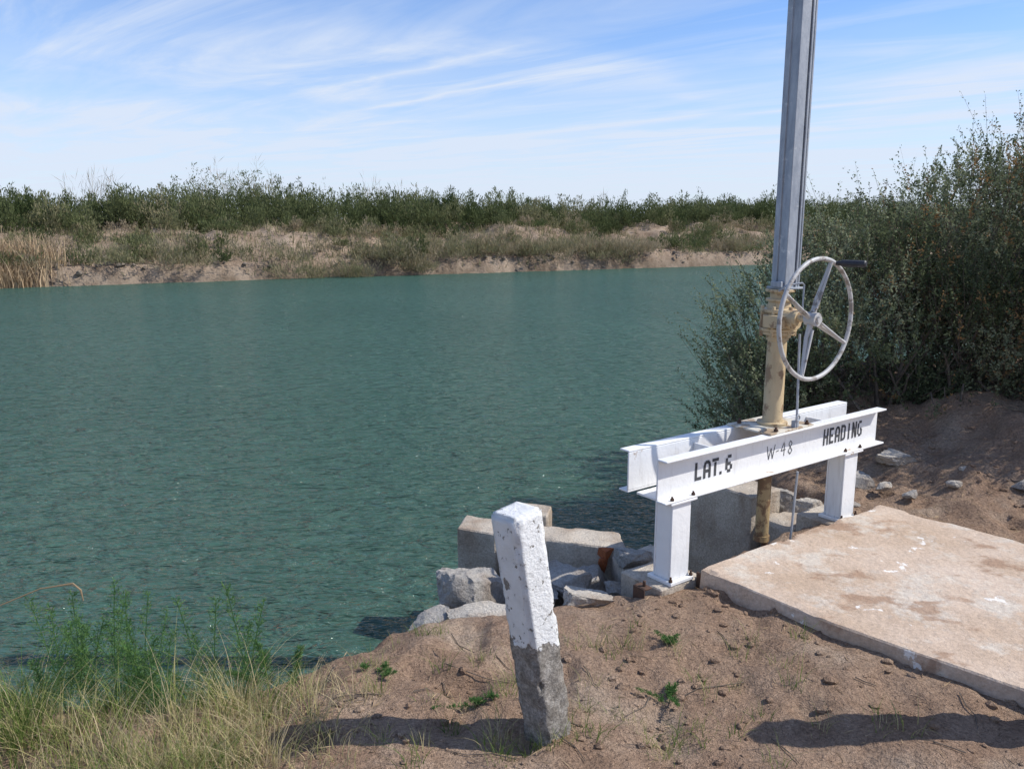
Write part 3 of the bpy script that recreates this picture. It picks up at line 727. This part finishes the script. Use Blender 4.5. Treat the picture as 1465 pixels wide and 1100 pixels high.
p = PB(); p.tube([(-2.1, 2.6, -.12), (-2.0, 2.66, .12), (-1.87, 2.72, .24), (-1.68, 2.75, .315), (-1.56, 2.75, .335), (-1.535, 2.75, .31), (-1.53, 2.75, .27)], [.003, .003, .0025, .0025, .0035, .004, .002], 6); p.done('dry_seed_stem', STRAW)

# ------------------------------------------------------------------ light, sky
EL, AZ = math.radians(46), math.radians(91)
sd = Vector((math.sin(AZ)*math.cos(EL), math.cos(AZ)*math.cos(EL), math.sin(EL)))
li = bpy.data.lights.new('sun', 'SUN'); li.energy = 4.9; li.angle = math.radians(.5); li.color = (1, .955, .89)
so = bpy.data.objects.new('sun', li); COL.objects.link(so); so.rotation_euler = sd.to_track_quat('Z', 'Y').to_euler(); so.location = (10, 0, 12)
w = bpy.data.worlds.new('World'); S.world = w; w.use_nodes = True; t = w.node_tree
bg = t.nodes['Background']; sky = t.nodes.new('ShaderNodeTexSky'); sky.sky_type = 'NISHITA'; sky.sun_disc = False
sky.sun_elevation = EL; sky.sun_rotation = AZ; sky.air_density = 1.0; sky.dust_density = .3; sky.ozone_density = 1.0; sky.altitude = 0
def N(ty, **k):
    nd = t.nodes.new(ty)
    for a, b in k.items(): setattr(nd, a, b)
    return nd
def M(op, a, b=0., c=None):
    nd = N('ShaderNodeMath', operation=op)
    for i, v in enumerate((a, b, c)):
        if v is None: continue
        if hasattr(v, 'is_linked'): t.links.new(v, nd.inputs[i])
        else: nd.inputs[i].default_value = v
    return nd.outputs[0]
tc = N('ShaderNodeTexCoord'); sp = N('ShaderNodeSeparateXYZ'); t.links.new(tc.outputs['Generated'], sp.inputs[0])
zc = M('MAXIMUM', sp.outputs[2], .03)
px = M('DIVIDE', sp.outputs[0], zc); py = M('DIVIDE', sp.outputs[1], zc)
nn = M('ADD', M('MULTIPLY', px, .754), M('MULTIPLY', py, .656)); ss = M('SUBTRACT', M('MULTIPLY', px, .656), M('MULTIPLY', py, .754))
cb = N('ShaderNodeCombineXYZ'); t.links.new(nn, cb.inputs[0]); t.links.new(ss, cb.inputs[1])
def wn(sx, sy, scale, det, rough=.6, dist=0., off=0):
    mp = N('ShaderNodeMapping'); mp.inputs['Scale'].default_value = (sx, sy, 1); mp.inputs['Location'].default_value = (off, off*.7, off*.3)
    t.links.new(cb.outputs[0], mp.inputs[0])
    q = N('ShaderNodeTexNoise'); q.inputs['Scale'].default_value = scale; q.inputs['Detail'].default_value = det; q.inputs['Roughness'].default_value = rough
    q.inputs['Distortion'].default_value = dist
    t.links.new(mp.outputs[0], q.inputs['Vector']); return q.outputs['Fac']
def rmp(f, stops):
    r = N('ShaderNodeValToRGB'); e = r.color_ramp.elements
    while len(e) < len(stops): e.new(.5)
    for el, (p_, v) in zip(e, stops): el.position = p_; el.color = (v, v, v, 1)
    t.links.new(f, r.inputs[0]); return r.outputs[0]
big = rmp(wn(.42, .38, 1, 4, .5, .5, 3.1), [(.40, 0), (.75, 1)])
streak = rmp(wn(1.0, .26, 1, 7, .62, .9, 0), [(.43, 0), (.76, 1)])
cl = M('ADD', M('MULTIPLY', big, .36), M('MULTIPLY', M('MULTIPLY', streak, M('ADD', big, .45)), 1.25))
wob = M('MULTIPLY', M('SUBTRACT', wn(.5, .5, 1, 4, .6, 0, 7), .5), .5)
nw = M('ADD', nn, wob)
brk = wn(.8, .5, 1, 4, .65, 0, 5)
def trail(n0, wdt, s0, s1, amt):
    g = M('DIVIDE', M('ABSOLUTE', M('SUBTRACT', nw, n0)), wdt)
    g = M('MAXIMUM', M('SUBTRACT', 1., g), 0.)
    a = N('ShaderNodeMapRange'); a.interpolation_type = 'SMOOTHSTEP'; t.links.new(ss, a.inputs[0]); a.inputs[1].default_value = s0; a.inputs[2].default_value = s0+1.2
    b = N('ShaderNodeMapRange'); b.interpolation_type = 'SMOOTHSTEP'; t.links.new(ss, b.inputs[0]); b.inputs[1].default_value = s1; b.inputs[2].default_value = s1-.8
    return M('MULTIPLY', M('MULTIPLY', M('MULTIPLY', g, g), M('MULTIPLY', a.outputs[0], b.outputs[0])), M('MULTIPLY', M('ADD', brk, .15), amt))
tr = M('ADD', M('ADD', trail(4.22, .2, -7.5, -3.5, .9), trail(3.4, .22, -6.5, -3.4, .6)), M('ADD', trail(6.9, .5, -12, -4.5, .8), trail(7.25, .35, -5.5, -2, .9)))
haze = N('ShaderNodeMapRange'); haze.interpolation_type = 'SMOOTHSTEP'; t.links.new(sp.outputs[2], haze.inputs[0])
haze.inputs[1].default_value = .24; haze.inputs[2].default_value = -.02; haze.inputs[3].default_value = 0; haze.inputs[4].default_value = .82
fac = M('MINIMUM', M('ADD', M('ADD', M('MULTIPLY', cl, .75), tr), haze.outputs[0]), .92)
tn = N('ShaderNodeMix', data_type='RGBA', blend_type='MULTIPLY'); tn.inputs[0].default_value = 1; t.links.new(sky.outputs[0], tn.inputs[6]); tn.inputs[7].default_value = (1.02, 1.26, 1.70, 1)
mx = N('ShaderNodeMix', data_type='RGBA'); t.links.new(fac, mx.inputs[0]); t.links.new(tn.outputs[2], mx.inputs[6])
mx.inputs[7].default_value = (6.9, 7.7, 9.1, 1)
t.links.new(mx.outputs[2], bg.inputs[0]); bg.inputs[1].default_value = .105
w.cycles.sampling_method = 'MANUAL'; w.cycles.sample_map_resolution = 256

cam = bpy.data.cameras.new('camera'); co = bpy.data.objects.new('camera', cam); COL.objects.link(co)
cam.sensor_width = 36; cam.lens = 29.12; cam.clip_end = 3000; cam.clip_start = .05
co.location = (0, 0, 1.6); co.rotation_euler = (math.radians(90-11.2), 0, 0)
S.camera = co
S.view_settings.view_transform = 'Standard'; S.view_settings.look = 'None'; S.view_settings.exposure = 0
